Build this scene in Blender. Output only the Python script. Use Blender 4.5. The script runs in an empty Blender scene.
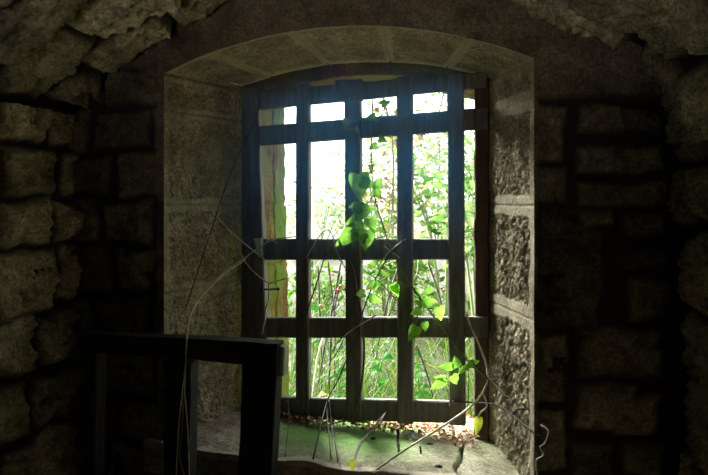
import bpy, math, random
import numpy as np
from mathutils import Vector
random.seed(7); rng = np.random.default_rng(11)
sc = bpy.context.scene; COL = sc.collection

# ------------------------------------------------------------------ measure
# world: x along the window wall, y outwards through the window (inner wall face = 0), z up
F, H = 688.0, 198.0
SN, CS = math.sin(math.radians(12)), math.cos(math.radians(12))
EYE = np.array([2 * SN, -2 * CS, 1.55])
RIGHT = np.array([CS, SN, 0.0]); UP = np.array([0, 0, 1.0]); BACK = np.array([SN, -CS, 0.0])
def ray(u, v):
    a, b = (u - 354) / F, (H - v) / F
    return np.array([-SN + CS * a, CS + SN * a, b])
def at(u, v, y=0.0):
    """point of the upright plane y = const that is seen at (u, v)"""
    d = ray(u, v); return EYE + d * (y - EYE[1]) / d[1]

# ------------------------------------------------------------------ noise
def _hash(ix, iy, iz, seed):
    n = (ix * 374761393 + iy * 668265263 + iz * 1274126177 + seed * 974634777) & 0xFFFFFFFF
    n = ((n ^ (n >> 13)) * 1274126177) & 0xFFFFFFFF
    n = ((n ^ (n >> 16)) * 2246822519) & 0xFFFFFFFF
    return ((n ^ (n >> 15)) & 0xFFFFFF) / float(0xFFFFFF)
def vnoise(p, seed=0):
    f = np.floor(p); i = f.astype(np.int64); w = p - f; w = w * w * (3 - 2 * w)
    r = 0
    for dx in (0, 1):
        for dy in (0, 1):
            for dz in (0, 1):
                k = (w[..., 0] if dx else 1 - w[..., 0]) * (w[..., 1] if dy else 1 - w[..., 1]) * (w[..., 2] if dz else 1 - w[..., 2])
                r = r + k * _hash(i[..., 0] + dx, i[..., 1] + dy, i[..., 2] + dz, seed)
    return r * 2 - 1
def fbm(p, scale=1.0, octv=4, seed=0, gain=0.5):
    p = np.asarray(p, float) * scale; r = 0; a = 1.0
    for o in range(octv):
        r = r + a * vnoise(p, seed + o * 17); p = p * 2.03 + 3.1; a *= gain
    return r
def sst(x, a, b):
    t = np.clip((x - a) / (b - a), 0, 1); return t * t * (3 - 2 * t)

# ------------------------------------------------------------------ objects
def link(o):
    COL.objects.link(o); return o
def mesh(name, V, Fc, mat, parent=None, smooth=False, attrs=None):
    V = np.asarray(V, float)
    if parent is not None: V = V - np.array(parent['_w'])
    me = bpy.data.meshes.new(name)
    me.from_pydata(V.tolist(), [], [list(map(int, f)) for f in Fc])
    me.materials.append(mat)
    if smooth: me.polygons.foreach_set('use_smooth', [True] * len(me.polygons))
    for k, a in (attrs or {}).items():
        at_ = me.attributes.new(k, 'FLOAT', 'POINT'); at_.data.foreach_set('value', np.asarray(a, np.float32).ravel())
    me.update()
    o = link(bpy.data.objects.new(name, me))
    if parent is not None:
        o.parent = parent; o['_w'] = list(parent['_w'])
    else: o['_w'] = [0.0, 0.0, 0.0]
    return o
def empty(name, loc, label=None, cat=None, group=None, kind=None):
    o = link(bpy.data.objects.new(name, None)); o.location = loc; o['_w'] = [float(c) for c in loc]
    o.empty_display_size = 0.05
    return tag(o, label, cat, group, kind)
def tag(o, label=None, cat=None, group=None, kind=None):
    if label: o['label'] = label
    if cat: o['category'] = cat
    if group: o['group'] = group
    if kind: o['kind'] = kind
    return o
class MB:
    def __init__(s): s.V = []; s.F = []; s.A = []
    def add(s, V, Fc, a=0.0):
        n = len(s.V); s.V += [tuple(map(float, v)) for v in V]; s.F += [[n + i for i in f] for f in Fc]
        s.A += [a] * len(V) if np.isscalar(a) else list(a)
    def build(s, name, mat, parent=None, smooth=False):
        return mesh(name, s.V, s.F, mat, parent, smooth, {'tint': s.A})
def grid_faces(n, m):
    i = np.arange(n - 1)[:, None] * m + np.arange(m - 1)[None, :]
    return np.stack([i, i + m, i + m + 1, i + 1], -1).reshape(-1, 4)

# ------------------------------------------------------------------ materials
def nt(name):
    m = bpy.data.materials.new(name); m.use_nodes = True
    t = m.node_tree; t.nodes.clear()
    out = t.nodes.new('ShaderNodeOutputMaterial'); b = t.nodes.new('ShaderNodeBsdfPrincipled')
    t.links.new(b.outputs[0], out.inputs[0])
    return m, t, b, out
def coords(t, scale=(1, 1, 1)):
    c = t.nodes.new('ShaderNodeTexCoord'); mp = t.nodes.new('ShaderNodeMapping')
    mp.inputs['Scale'].default_value = scale; t.links.new(c.outputs['Object'], mp.inputs[0]); return mp.outputs[0]
def noise(t, vec, scale, detail=6, rough=0.6):
    n = t.nodes.new('ShaderNodeTexNoise'); n.inputs['Scale'].default_value = scale
    n.inputs['Detail'].default_value = detail; n.inputs['Roughness'].default_value = rough
    t.links.new(vec, n.inputs['Vector']); return n.outputs['Fac']
def ramp(t, fac, stops):
    r = t.nodes.new('ShaderNodeValToRGB'); e = r.color_ramp.elements
    while len(e) < len(stops): e.new(0.5)
    for k, (p, c) in enumerate(stops): e[k].position = p; e[k].color = (*c, 1)
    t.links.new(fac, r.inputs[0]); return r.outputs[0]
def mix(t, fac, a, b, blend='MIX'):
    m = t.nodes.new('ShaderNodeMix'); m.data_type = 'RGBA'; m.blend_type = blend
    for s, x in ((m.inputs[0], fac), (m.inputs[6], a), (m.inputs[7], b)):
        if hasattr(x, 'is_linked'): t.links.new(x, s)
        elif isinstance(x, tuple): s.default_value = (*x, 1)
        else: s.default_value = x
    return m.outputs[2]
def attr(t, name):
    a = t.nodes.new('ShaderNodeAttribute'); a.attribute_name = name; return a.outputs['Fac']
def bump(t, b, h, strength, dist):
    n = t.nodes.new('ShaderNodeBump'); n.inputs['Strength'].default_value = strength; n.inputs['Distance'].default_value = dist
    t.links.new(h, n.inputs['Height']); t.links.new(n.outputs[0], b.inputs['Normal'])
def stone_mat(name, dark, mid, light, mortar, moss=None, moss_at=(0.5, 0.62), bs=0.7):
    m, t, b, _ = nt(name); v = coords(t)
    c = ramp(t, noise(t, v, 9, 8, 0.68), [(0.30, dark), (0.5, mid), (0.68, light)])
    c = mix(t, 0.55, c, ramp(t, noise(t, v, 55, 5, 0.7), [(0.3, dark), (0.62, light)]), 'OVERLAY')
    c = mix(t, 0.75, c, ramp(t, noise(t, v, 130, 4, 0.75), [(0.34, (.16, .16, .16)), (0.5, (.5, .5, .5)), (0.66, (.86, .86, .86))]), 'OVERLAY')
    ad = t.nodes.new('ShaderNodeMath'); ad.inputs[1].default_value = .5; t.links.new(attr(t, 'tint'), ad.inputs[0])   # every stone its own tone
    c = mix(t, 1.0, c, ad.outputs[0], 'MULTIPLY')
    c = mix(t, attr(t, 'stone'), mortar, c)
    if moss:
        f = ramp(t, noise(t, v, 5, 6, 0.7), [(moss_at[0], (0, 0, 0)), (moss_at[1], (1, 1, 1))])
        f2 = mix(t, 1.0, f, attr(t, 'moss'), 'MULTIPLY')
        c = mix(t, f2, c, moss)
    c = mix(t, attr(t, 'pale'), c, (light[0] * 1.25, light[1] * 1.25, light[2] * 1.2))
    t.links.new(c, b.inputs['Base Color']); b.inputs['Roughness'].default_value = 0.93
    b.inputs['Specular IOR Level'].default_value = 0.2
    bump(t, b, noise(t, v, 45, 10, 0.75), bs, 0.012); return m
def wood_mat(name, a, b_, c_, rough=0.75, stretch=(38, 38, 5), spec=0.3):
    m, t, b, _ = nt(name); v = coords(t, stretch)
    n = noise(t, v, 1.6, 8, 0.65)
    c = ramp(t, n, [(0.3, a), (0.52, b_), (0.72, c_)])
    t.links.new(c, b.inputs['Base Color']); b.inputs['Roughness'].default_value = rough
    b.inputs['Specular IOR Level'].default_value = spec
    bump(t, b, n, 0.5, 0.004); return m
def leaf_mat(name, c1, c2, c3, trans=0.5, nscale=60, rough=0.5, useattr=False):
    m, t, b, out = nt(name); v = coords(t)
    c = ramp(t, attr(t, 'tint') if useattr else noise(t, v, nscale, 4, 0.6), [(0.25, c1), (0.5, c2), (0.78, c3)] if not useattr else [(0.0, c1), (0.5, c2), (1.0, c3)])
    if not useattr:                        # each leaf a little lighter or darker than the next
        oi = t.nodes.new('ShaderNodeObjectInfo'); c = mix(t, 1.0, c, ramp(t, oi.outputs['Random'], [(0.0, (.68, .72, .7)), (1.0, (1, 1, 1))]), 'MULTIPLY')
    t.links.new(c, b.inputs['Base Color']); b.inputs['Roughness'].default_value = rough
    b.inputs['Specular IOR Level'].default_value = 0.05 if useattr else 0.2
    tr = t.nodes.new('ShaderNodeBsdfTranslucent'); t.links.new(c, tr.inputs[0])
    mx = t.nodes.new('ShaderNodeMixShader'); mx.inputs[0].default_value = trans
    t.links.new(b.outputs[0], mx.inputs[1]); t.links.new(tr.outputs[0], mx.inputs[2]); t.links.new(mx.outputs[0], out.inputs[0])
    return m
def plain(name, c, rough=0.8, metal=0.0, var=0.35, nscale=40):
    m, t, b, _ = nt(name); v = coords(t)
    t.links.new(ramp(t, noise(t, v, nscale, 5, 0.6), [(0.3, tuple(x * (1 - var) for x in c)), (0.7, tuple(min(1, x * (1 + var)) for x in c))]), b.inputs['Base Color'])
    b.inputs['Roughness'].default_value = rough; b.inputs['Metallic'].default_value = metal; return m

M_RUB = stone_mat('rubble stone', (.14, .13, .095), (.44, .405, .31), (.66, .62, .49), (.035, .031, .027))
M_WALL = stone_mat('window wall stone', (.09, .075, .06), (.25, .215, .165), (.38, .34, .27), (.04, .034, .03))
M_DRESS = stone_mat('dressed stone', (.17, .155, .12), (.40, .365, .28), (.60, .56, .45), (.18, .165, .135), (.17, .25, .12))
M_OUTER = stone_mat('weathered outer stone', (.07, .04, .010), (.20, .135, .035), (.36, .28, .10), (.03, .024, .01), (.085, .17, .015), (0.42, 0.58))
M_SILL = stone_mat('sill stone', (.18, .155, .125), (.40, .36, .30), (.62, .58, .52), (.05, .045, .04), (.18, .36, .10), (0.30, 0.46))
M_FLOOR = stone_mat('floor stone', (.06, .055, .05), (.14, .13, .11), (.22, .2, .18), (.04, .035, .03))
M_WOOD = wood_mat('dark weathered wood', (.07, .066, .058), (.14, .135, .12), (.22, .21, .19))
M_FRAME = wood_mat('reddish frame wood', (.04, .024, .018), (.09, .055, .04), (.15, .10, .075))
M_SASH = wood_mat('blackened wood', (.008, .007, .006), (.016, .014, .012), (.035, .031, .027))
M_PAINT = wood_mat('pale painted wood', (.36, .44, .36), (.54, .64, .53), (.70, .78, .68))  # also on the rail end, where its paleness imitates glare
M_IRON = plain('rusty iron', (.035, .028, .024), 0.7, 0.3)
M_LEAF = leaf_mat('vine leaf', (.09, .25, .018), (.18, .43, .048), (.32, .55, .10), 0.55, 45)
M_LEAFD = leaf_mat('dull vine leaf', (.14, .17, .05), (.28, .33, .11), (.42, .44, .2), 0.4, 45)
M_LEAFY = leaf_mat('yellowing vine leaf', (.30, .42, .03), (.45, .55, .05), (.50, .30, .06), 0.5, 60)
M_STEMG = plain('green vine stem', (.15, .19, .075), 0.7)
M_STEMP = plain('pale dry stem', (.62, .57, .45), 0.8)
M_STEMB = plain('brown dry stem', (.13, .105, .08), 0.8)
M_STEMK = plain('dark twig', (.045, .037, .03), 0.85)
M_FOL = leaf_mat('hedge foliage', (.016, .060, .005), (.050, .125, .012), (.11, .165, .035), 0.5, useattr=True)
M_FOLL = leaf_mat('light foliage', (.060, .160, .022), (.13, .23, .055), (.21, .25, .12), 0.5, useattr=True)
M_FOLB = leaf_mat('browning foliage', (.055, .026, .008), (.13, .11, .030), (.18, .20, .07), 0.4, useattr=True)
M_WEED = leaf_mat('bright weed leaf', (.006, .075, .005), (.018, .150, .010), (.050, .190, .018), 0.45, useattr=True)
M_GRASS = leaf_mat('tangled grass', (.010, .040, .002), (.055, .135, .007), (.190, .190, .060), 0.3, useattr=True)
M_LITTER = leaf_mat('dead leaf', (.14, .05, .02), (.42, .20, .08), (.80, .70, .58), 0.15, useattr=True)
M_BERRY = plain('red berry', (.45, .05, .02), 0.4)
M_GROUND = plain('outside earth', (.018, .020, .008), 0.95, 0, 0.5, 6)
M_PAPER = plain('pale plastic scrap', (.62, .74, .80), 0.5, 0, 0.15)
M_PLAIN = plain('hidden masonry', (.20, .18, .15), 0.95)

# ------------------------------------------------------------------ masonry height fields
def quad_dist(P, q):
    """signed distance (inside +) of the points P (n,2) to the convex quad q"""
    q = np.asarray(q, float); ar = 0
    for i in range(len(q)):
        a, b = q[i], q[(i + 1) % len(q)]; ar += a[0] * b[1] - b[0] * a[1]
    if ar < 0: q = q[::-1]
    d = np.full(len(P), 1e9)
    for i in range(len(q)):
        a, b = q[i], q[(i + 1) % len(q)]; e = b - a; L = np.hypot(*e)
        if L < 1e-6: continue
        d = np.minimum(d, (-(P[:, 0] - a[0]) * e[1] + (P[:, 1] - a[1]) * e[0]) / L)
    return d
def stones_height(S, T, stones, P3, joint=0.03, rnd=0.03, rough=0.014, seed=0, warp=0.014):
    """height, stone mask and tint for stones given as quads in (s, t); each entry is (quad, extra height)"""
    n = S.size; s = S.ravel(); t = T.ravel(); p3 = P3.reshape(-1, 3)
    w = np.stack([s + warp * fbm(p3, 9, 3, seed + 5), t + warp * fbm(p3, 9, 3, seed + 6)], 1)
    h = np.full(n, -joint) + 0.006 * fbm(p3, 22, 3, seed + 9); mask = np.zeros(n); tint = np.full(n, 0.5)
    r0 = fbm(p3, 13, 5, seed + 1, 0.58); pits = sst(fbm(p3, 30, 3, seed + 3), 0.2, 0.45); r1 = np.abs(fbm(p3, 34, 3, seed + 2, .6)) - .3
    for k, st in enumerate(stones):
        q, eh = st[0], st[1]; q = np.asarray(q)
        lo, hi = q.min(0) - 0.05, q.max(0) + 0.05
        idx = np.nonzero((w[:, 0] > lo[0]) & (w[:, 0] < hi[0]) & (w[:, 1] > lo[1]) & (w[:, 1] < hi[1]))[0]
        if not len(idx): continue
        d = quad_dist(w[idx], q); c = q.mean(0)
        g = random.uniform(-.07, .07), random.uniform(-.07, .07)
        up = sst(d, -0.012, rnd)
        hh = -joint + (joint + eh + g[0] * (w[idx, 0] - c[0]) + g[1] * (w[idx, 1] - c[1])) * up + (rough * (r0[idx] + .9 * r1[idx]) - 0.014 * pits[idx]) * up
        better = (d > -0.012) & (hh > h[idx])
        j = idx[better]; h[j] = hh[better]; mask[j] = sst(d[better], -0.006, 0.012); tint[j] = random.uniform(.12, .9)
    return h.reshape(S.shape), mask.reshape(S.shape), tint.reshape(S.shape)
def courses(s0, s1, rows, lo, hi, gap=0.018, first=None, jit=0.012, eh=0.008, vertical=False):
    out = []
    for i in range(len(rows) - 1):
        a, b = sorted(rows[i:i + 2]); x = s0; k = 0
        cuts = (first or {}).get(i, [])
        while x < s1:
            nx = cuts[k] if k < len(cuts) else x + random.uniform(lo, hi)
            k += 1
            j = lambda: random.uniform(-jit, jit)
            q = [(x + gap / 2 + j(), a + gap / 2 + j()), (nx - gap / 2 + j(), a + gap / 2 + j()), (nx - gap / 2 + j(), b - gap / 2 + j()), (x + gap / 2 + j(), b - gap / 2 + j())]
            out.append((q, random.uniform(-eh, eh))); x = nx
    return out
def sheet(name, P, N, h, mat, attrs, parent=None, keep=None, flip=False, smooth=True):
    V = P + N * h[..., None]
    Fc = grid_faces(*h.shape)
    if keep is not None: Fc = Fc[keep]
    if flip: Fc = Fc[:, ::-1]
    base = {'stone': np.ones(h.size), 'pale': np.zeros(h.size), 'moss': np.zeros(h.size), 'tint': np.full(h.size, .5)}
    for k, a in attrs.items(): base[k] = np.asarray(a).ravel()
    return mesh(name, V.reshape(-1, 3), Fc, mat, parent, smooth, base)

# ------------------------------------------------------------------ room shell
XL, XR, YB = -.905, .885, -3.2
prof = [(-.905, 1.70), (-.872, 1.835), (-.784, 1.902), (-.661, 1.985), (-.49, 2.063), (-.319, 2.136), (-.12, 2.19), (.062, 2.20),
        (.25, 2.165), (.437, 2.091), (.628, 1.993), (.781, 1.892), (.843, 1.783), (.885, 1.62)]
def catmull(pts, per=40):
    p = np.array(pts, float); p = np.vstack([2 * p[0] - p[1], p, 2 * p[-1] - p[-2]]); out = []
    for i in range(1, len(p) - 2):
        for k in range(per):
            t = k / per; a, b, c, d = p[i - 1:i + 3]
            out.append(.5 * (2 * b + (c - a) * t + (2 * a - 5 * b + 4 * c - d) * t * t + (3 * b - a - 3 * c + d) * t ** 3))
    out.append(p[-2]); return np.array(out)
PR = catmull(prof); PL = np.concatenate([[0], np.cumsum(np.hypot(*np.diff(PR, axis=0).T))])
def prof_at(s):
    x = np.interp(s, PL, PR[:, 0]); z = np.interp(s, PL, PR[:, 1])
    x2 = np.interp(s + .03, PL, PR[:, 0]) - np.interp(s - .03, PL, PR[:, 0]); z2 = np.interp(s + .03, PL, PR[:, 1]) - np.interp(s - .03, PL, PR[:, 1])
    L = np.hypot(x2, z2); return x, z, z2 / L, -x2 / L          # normal points down into the room
def yline(fine, coarse, y_split):
    return np.concatenate([np.arange(0.03, y_split, -fine), np.arange(y_split, YB - coarse, -coarse)])

def build_vault():
    ys = yline(.007, .03, -1.0); ss = np.arange(.05, PL[-1] - .06, .0075)
    Sg, Yg = np.meshgrid(ss, ys, indexing='ij')
    x, z, nx, nz = prof_at(Sg)
    P = np.stack([x, Yg, z], -1); N = np.stack([nx, 0 * nx, nz], -1)
    rows = [.0, -.17, -.395, -.60, -.86, -1.1, -1.4, -1.7, -2.0, -2.3, -2.6, -2.9, -3.3]
    LT = PL[-1]
    st = courses(-.05, LT + .1, rows, .24, .40, 0.036, {0: [.13, .26, .54, .85, 1.15, 1.52, 1.90, 2.2], 1: [.10, .38, .66, .95, 1.30, 1.68, 2.02, 2.3]}, 0.013, 0.026)
    h, mk, tn = stones_height(Sg, Yg, st, P, 0.05, 0.02, 0.015, 3, 0.013)
    return tag(sheet('ceiling', P, N, h, M_RUB, {'stone': mk, 'tint': tn}, flip=True), kind='structure')
def build_side(name, x, sgn, seed, ztop, firsts, rows):
    ys = yline(.006, .03, -.9); zs = np.concatenate([np.arange(0, .6, .03), np.arange(.6, ztop + .004, .007)])
    Yg, Zg = np.meshgrid(ys, zs, indexing='ij')
    P = np.stack([np.full_like(Yg, x), Yg, Zg], -1); N = np.zeros_like(P); N[..., 0] = sgn
    st = [([(-b, a_) for b, a_ in q], e) for q, e in courses(-.05, 3.4, rows, .22, .42, 0.02, firsts, 0.014, 0.014)]
    h, mk, tn = stones_height(Yg, Zg, st, P, 0.035, 0.022, 0.016, seed, 0.014)
    return tag(sheet(name, P, N, h, M_RUB, {'stone': mk, 'tint': tn}, flip=sgn < 0), kind='structure')

# opening of the window: outer edge on the wall face, inner edge at the stone ring the grille stands against
G = 0.36
OUT = (-.600, .507, 1.935, 2.052)      # x left, x right, springing, crown
INN = (-.481, .373, 1.947, 2.016)
RING = (-.432, .362, 1.905, 1.972)     # opening of the outer ring, y = G .. .66
def arc_z(x, o):
    xl, xr, zs, zc = o; c = (xr - xl) / 2; r = zc - zs; R = (c * c + r * r) / (2 * r); m = (xl + xr) / 2
    return zc - R + np.sqrt(np.maximum(R * R - (x - m) ** 2, 1e-6))
def zsill(x): return .777 - .048 * (x + .05)

def build_front():
    xs = np.arange(-1.0, 1.0, .0065); zs = np.concatenate([np.arange(0, .6, .03), np.arange(.6, 2.32, .0065)])
    X, Z = np.meshgrid(xs, zs, indexing='ij')
    def sd(X, Z):                          # > 0 outside the opening
        side = np.maximum(OUT[0] - X, X - OUT[1]); top = Z - arc_z(np.clip(X, OUT[0], OUT[1]), OUT); bot = (zsill(X) - .05) - Z
        return np.maximum(np.maximum(side, top), bot)
    d = sd(X, Z); e = 1e-4
    gx = (sd(X + e, Z) - sd(X - e, Z)) / (2 * e); gz = (sd(X, Z + e) - sd(X, Z - e)) / (2 * e); L = np.maximum(np.hypot(gx, gz), 1e-6)
    near = np.abs(d) < .0045
    X = X - np.where(near, d * gx / L, 0); Z = Z - np.where(near, d * gz / L, 0)
    P = np.stack([X, 0 * X, Z], -1); N = np.zeros_like(P); N[..., 1] = -1
    def R(u0, v0, u1, v1, eh=0.012): 
        a, b, c, d_ = at(u0, v0), at(u1, v0), at(u1, v1), at(u0, v1); return ([(p[0], p[2]) for p in (a, b, c, d_)], eh)
    st = [R(536, 101, 566, 160, .004), R(579, 104, 624, 132), R(622, 106, 664, 131), R(577, 143, 668, 171), R(578, 180, 668, 203),
          R(580, 207, 613, 226, .0), R(624, 211, 669, 238), R(627, 249, 670, 273), R(632, 281, 671, 321, .016),
          R(575, 330, 669, 378, .016), R(576, 385, 640, 432, .004), R(618, 395, 664, 438, .014), R(624, 447, 668, 480), R(570, 447, 616, 480, 0.),
          R(540, 208, 600, 330, -.012), R(536, 340, 566, 400, -.01), R(536, 410, 566, 470, -.01), R(536, 166, 570, 204, -.006)]
    st += courses(-1.0, -.6, [2.2, 1.84, 1.69, 1.545, 1.40, 1.24, 1.08, .93, .78, .6, .4, .2, 0], .14, .24, .02, None, .01, .012)
    st += courses(-.6, .9, [.70, .5, .3, 0], .25, .4, .02)
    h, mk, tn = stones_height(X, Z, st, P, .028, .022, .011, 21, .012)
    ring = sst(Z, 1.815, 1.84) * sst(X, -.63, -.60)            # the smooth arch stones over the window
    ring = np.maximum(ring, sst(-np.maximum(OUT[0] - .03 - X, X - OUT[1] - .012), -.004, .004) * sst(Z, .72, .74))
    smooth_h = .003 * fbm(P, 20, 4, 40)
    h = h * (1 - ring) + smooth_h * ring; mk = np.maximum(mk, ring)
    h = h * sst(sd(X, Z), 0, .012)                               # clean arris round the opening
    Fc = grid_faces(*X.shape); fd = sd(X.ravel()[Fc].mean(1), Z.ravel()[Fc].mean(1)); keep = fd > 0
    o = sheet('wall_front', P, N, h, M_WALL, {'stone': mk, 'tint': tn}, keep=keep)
    tag(o, kind='structure')
    # the body of the wall behind its face, with the same opening through it
    mb = MB(); n = 24
    def loop(o_, y, dx=0.012):
        xs_ = np.linspace(o_[0] - dx, o_[1] + dx, n); zz = arc_z(np.clip(xs_, o_[0], o_[1]), o_) + dx
        return [(o_[0] - dx, y, .6)] + [(a, y, b) for a, b in zip(xs_, zz)] + [(o_[1] + dx, y, .6)]
    def outer(y): return [(-1.6, y, .6)] + [(a, y, 3.0) for a in np.linspace(-1.6, 1.6, n)] + [(1.6, y, .6)]
    for la, lb in ((loop(OUT, .06), outer(.06)), (loop(RING, .655), outer(.655))):
        m = len(la); mb.add(la + lb, [[i, i + 1, m + i + 1, m + i] for i in range(m - 1)])
    mb.add([(-1.6, .06, -.3), (1.6, .06, -.3), (1.6, .06, .62), (-1.6, .06, .62), (-1.6, .655, -.3), (1.6, .655, -.3), (1.6, .655, .62), (-1.6, .655, .62)],
           [[0, 1, 2, 3], [4, 5, 6, 7], [3, 2, 6, 7]])
    mb.add([(-1.6, .06, 3), (1.6, .06, 3), (1.6, .655, 3), (-1.6, .655, 3)], [[0, 1, 2, 3]])
    mb.build('wall_front_core', M_PLAIN, o)

cl = build_vault()
wl = build_side('wall_left', XL, 1, 31, 1.81, {0: [.08, .35], 1: [.115, .34, .62], 2: [.055, .30, .60], 3: [.10, .345, .7], 4: [.055, .325, .6]},
           [2.02, 1.865, 1.71, 1.552, 1.407, 1.205, 1.03, .85, .65, .45, .25, .0])
wr = build_side('wall_right', XR, -1, 47, 1.75, {}, [1.83, 1.63, 1.47, 1.25, 1.08, .88, .68, .45, .25, .0])
build_front()
def core(name, lo, hi, parent):            # the solid masonry behind a face
    V = [(x, y, z) for x in (lo[0], hi[0]) for y in (lo[1], hi[1]) for z in (lo[2], hi[2])]
    mesh(name, V, [[0, 1, 3, 2], [4, 6, 7, 5], [0, 4, 5, 1], [2, 3, 7, 6], [0, 2, 6, 4], [1, 5, 7, 3]], M_PLAIN, parent)
core('wall_left_core', (-1.6, YB, -.1), (-.965, .07, 3), wl); core('wall_right_core', (.945, YB, -.1), (1.6, .07, 3), wr); core('ceiling_core', (-1.6, YB, 2.26), (1.6, .07, 3.05), cl)
def flat(name, pts, mat=M_FLOOR):
    return tag(mesh(name, pts, [[0, 1, 2, 3]], mat, None, False, {'stone': [1] * 4, 'pale': [0] * 4, 'moss': [0] * 4, 'tint': [.5] * 4}), kind='structure')
flat('floor', [(-1.2, YB - .1, 0), (1.2, YB - .1, 0), (1.2, .3, 0), (-1.2, .3, 0)])
flat('wall_back', [(-1.2, YB, 0), (1.2, YB, 0), (1.2, YB, 2.5), (-1.2, YB, 2.5)], M_RUB)

# ------------------------------------------------------------------ window_1 : dressed stone opening
W1 = empty('window_1', (-.05, 0, .777), kind='structure')
def dressed(s, z, L, joints, P, seed, style, margin=.022, amp=.004):
    """s in metres across (0..L), z joints; returns height, pale margin, moss"""
    js = np.sort(np.array(joints)); k = np.searchsorted(js, z)
    lo = np.where(k > 0, js[np.clip(k - 1, 0, len(js) - 1)], z - 1); hi = np.where(k < len(js), js[np.clip(k, 0, len(js) - 1)], z + 1)
    wob = .006 * fbm(P, 16, 3, seed)
    dj = np.minimum(z - lo, hi - z); de = np.minimum(s, L - s); dm = np.minimum(dj, de) + wob
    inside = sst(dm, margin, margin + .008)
    stretch = P * np.array([1, 1, .55]) if style == 'groove' else P
    rough = fbm(stretch, 115, 3, seed + 1, .65); pit = sst(fbm(stretch, 80, 3, seed + 2), .15, .5)
    h = -.004 * inside + inside * (amp * rough - .45 * amp * pit) + .002 * fbm(P, 12, 3, seed + 4)
    h -= .006 * sst(-np.abs(z[..., None] - js).min(-1) + .0015 * fbm(P, 30, 2, seed + 7), -.005, -.001)
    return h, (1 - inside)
def jamb(side, joints, seed, style):
    xo, xi = (OUT[0], INN[0]) if side < 0 else (OUT[1], INN[1])
    L = math.hypot(xi - xo, G); ss = np.arange(0, L + .002, .0028); zs = np.arange(.68, 1.952, .003)
    Sg, Zg = np.meshgrid(ss, zs, indexing='ij'); f = np.minimum(Sg / L, 1)
    P = np.stack([xo + (xi - xo) * f, G * f, Zg], -1)
    n = np.array([G, -(xi - xo), 0]) / L * (1 if side < 0 else 1)
    n = n if side < 0 else np.array([-G, (xi - xo), 0]) / L
    N = np.broadcast_to(n, P.shape)
    h, pale = dressed(Sg, Zg, L, joints, P, seed, style, .018 if side < 0 else .026, .0045 if side < 0 else .0068)
    h = h * sst(Sg, 0, .006)
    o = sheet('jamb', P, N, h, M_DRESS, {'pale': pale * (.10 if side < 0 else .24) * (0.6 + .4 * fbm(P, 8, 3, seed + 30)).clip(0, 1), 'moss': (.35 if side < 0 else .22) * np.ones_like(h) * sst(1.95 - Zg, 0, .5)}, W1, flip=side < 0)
    return o
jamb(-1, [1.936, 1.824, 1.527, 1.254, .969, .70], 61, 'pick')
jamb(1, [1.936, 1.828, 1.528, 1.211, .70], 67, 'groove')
def soffit():
    n = 330; m = 90; f = np.linspace(0, 1, n)[:, None] * np.ones((1, m)); d = np.ones((n, 1)) * np.linspace(0, 1, m)[None]
    xo = OUT[0] + (OUT[1] - OUT[0]) * f; xi = INN[0] + (INN[1] - INN[0]) * f
    P = np.stack([xo + (xi - xo) * d, G * d, arc_z(xo, OUT) * (1 - d) + arc_z(xi, INN) * d], -1)
    N = np.zeros_like(P); N[..., 2] = -1; N[..., 0] = -(f - .5) * .5
    N /= np.linalg.norm(N, axis=-1, keepdims=True)
    jx = [(-.458 - OUT[0]) / 1.107, (-.194 - OUT[0]) / 1.107, (.088 - OUT[0]) / 1.107, (.338 - OUT[0]) / 1.107]
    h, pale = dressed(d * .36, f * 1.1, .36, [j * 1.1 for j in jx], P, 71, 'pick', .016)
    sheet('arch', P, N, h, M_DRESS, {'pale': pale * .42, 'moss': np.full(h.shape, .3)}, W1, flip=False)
soffit()
def ring():                                # front face of the outer ring + its reveal, left, arch and right in one run
    n = 120
    def path(o, lean=0.0):
        zs = np.linspace(.70, o[2], 150); xs = np.linspace(o[0], o[1], n)
        a = [(o[0] + lean * (1.9 - z) / 1.1, z) for z in zs]; b = [(x, z) for x, z in zip(xs, arc_z(xs, o))][1:-1]; c = [(o[1], z) for z in zs[::-1]]
        return np.array(a + b + c)
    big = path((INN[0] - .01, INN[1] + .01, INN[2] + .005, INN[3] + .01)); sm = path(RING, .022); sm2 = path((RING[0] + .008, RING[1], RING[2], RING[3] - .002), .022)
    ys = [(big, G, 0), (sm, G, 0)] + [(sm + (sm2 - sm) * k / 70, G + .30 * k / 70, 1) for k in range(1, 71)]
    P = np.array([[(p[0], y, p[1]) for p in a] for a, y, _ in ys])
    h = .004 * fbm(P, 26, 4, 81); Y = P[..., 1]; Z = P[..., 2]
    h -= .012 * sst(-np.abs(Y - (.535 + .012 * fbm(P * np.array([0, 0, 1]), 5, 3, 5))), -.010, -.003)
    for zj in (1.528, 1.30, 1.05): h -= .007 * sst(-np.abs(Z - zj), -.006, -.002)
    h[:2] = 0
    # normals towards the middle of the opening
    N = np.zeros_like(P); N[..., 0] = np.sign(-.035 - P[..., 0]) * (P[..., 2] < RING[2]); N[..., 2] = -(P[..., 2] >= RING[2]).astype(float)
    moss = np.ones_like(h) * .55 + .5 * sst(Y, .53, .56)
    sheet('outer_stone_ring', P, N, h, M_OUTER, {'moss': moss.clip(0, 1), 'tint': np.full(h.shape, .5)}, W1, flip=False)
ring()
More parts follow.
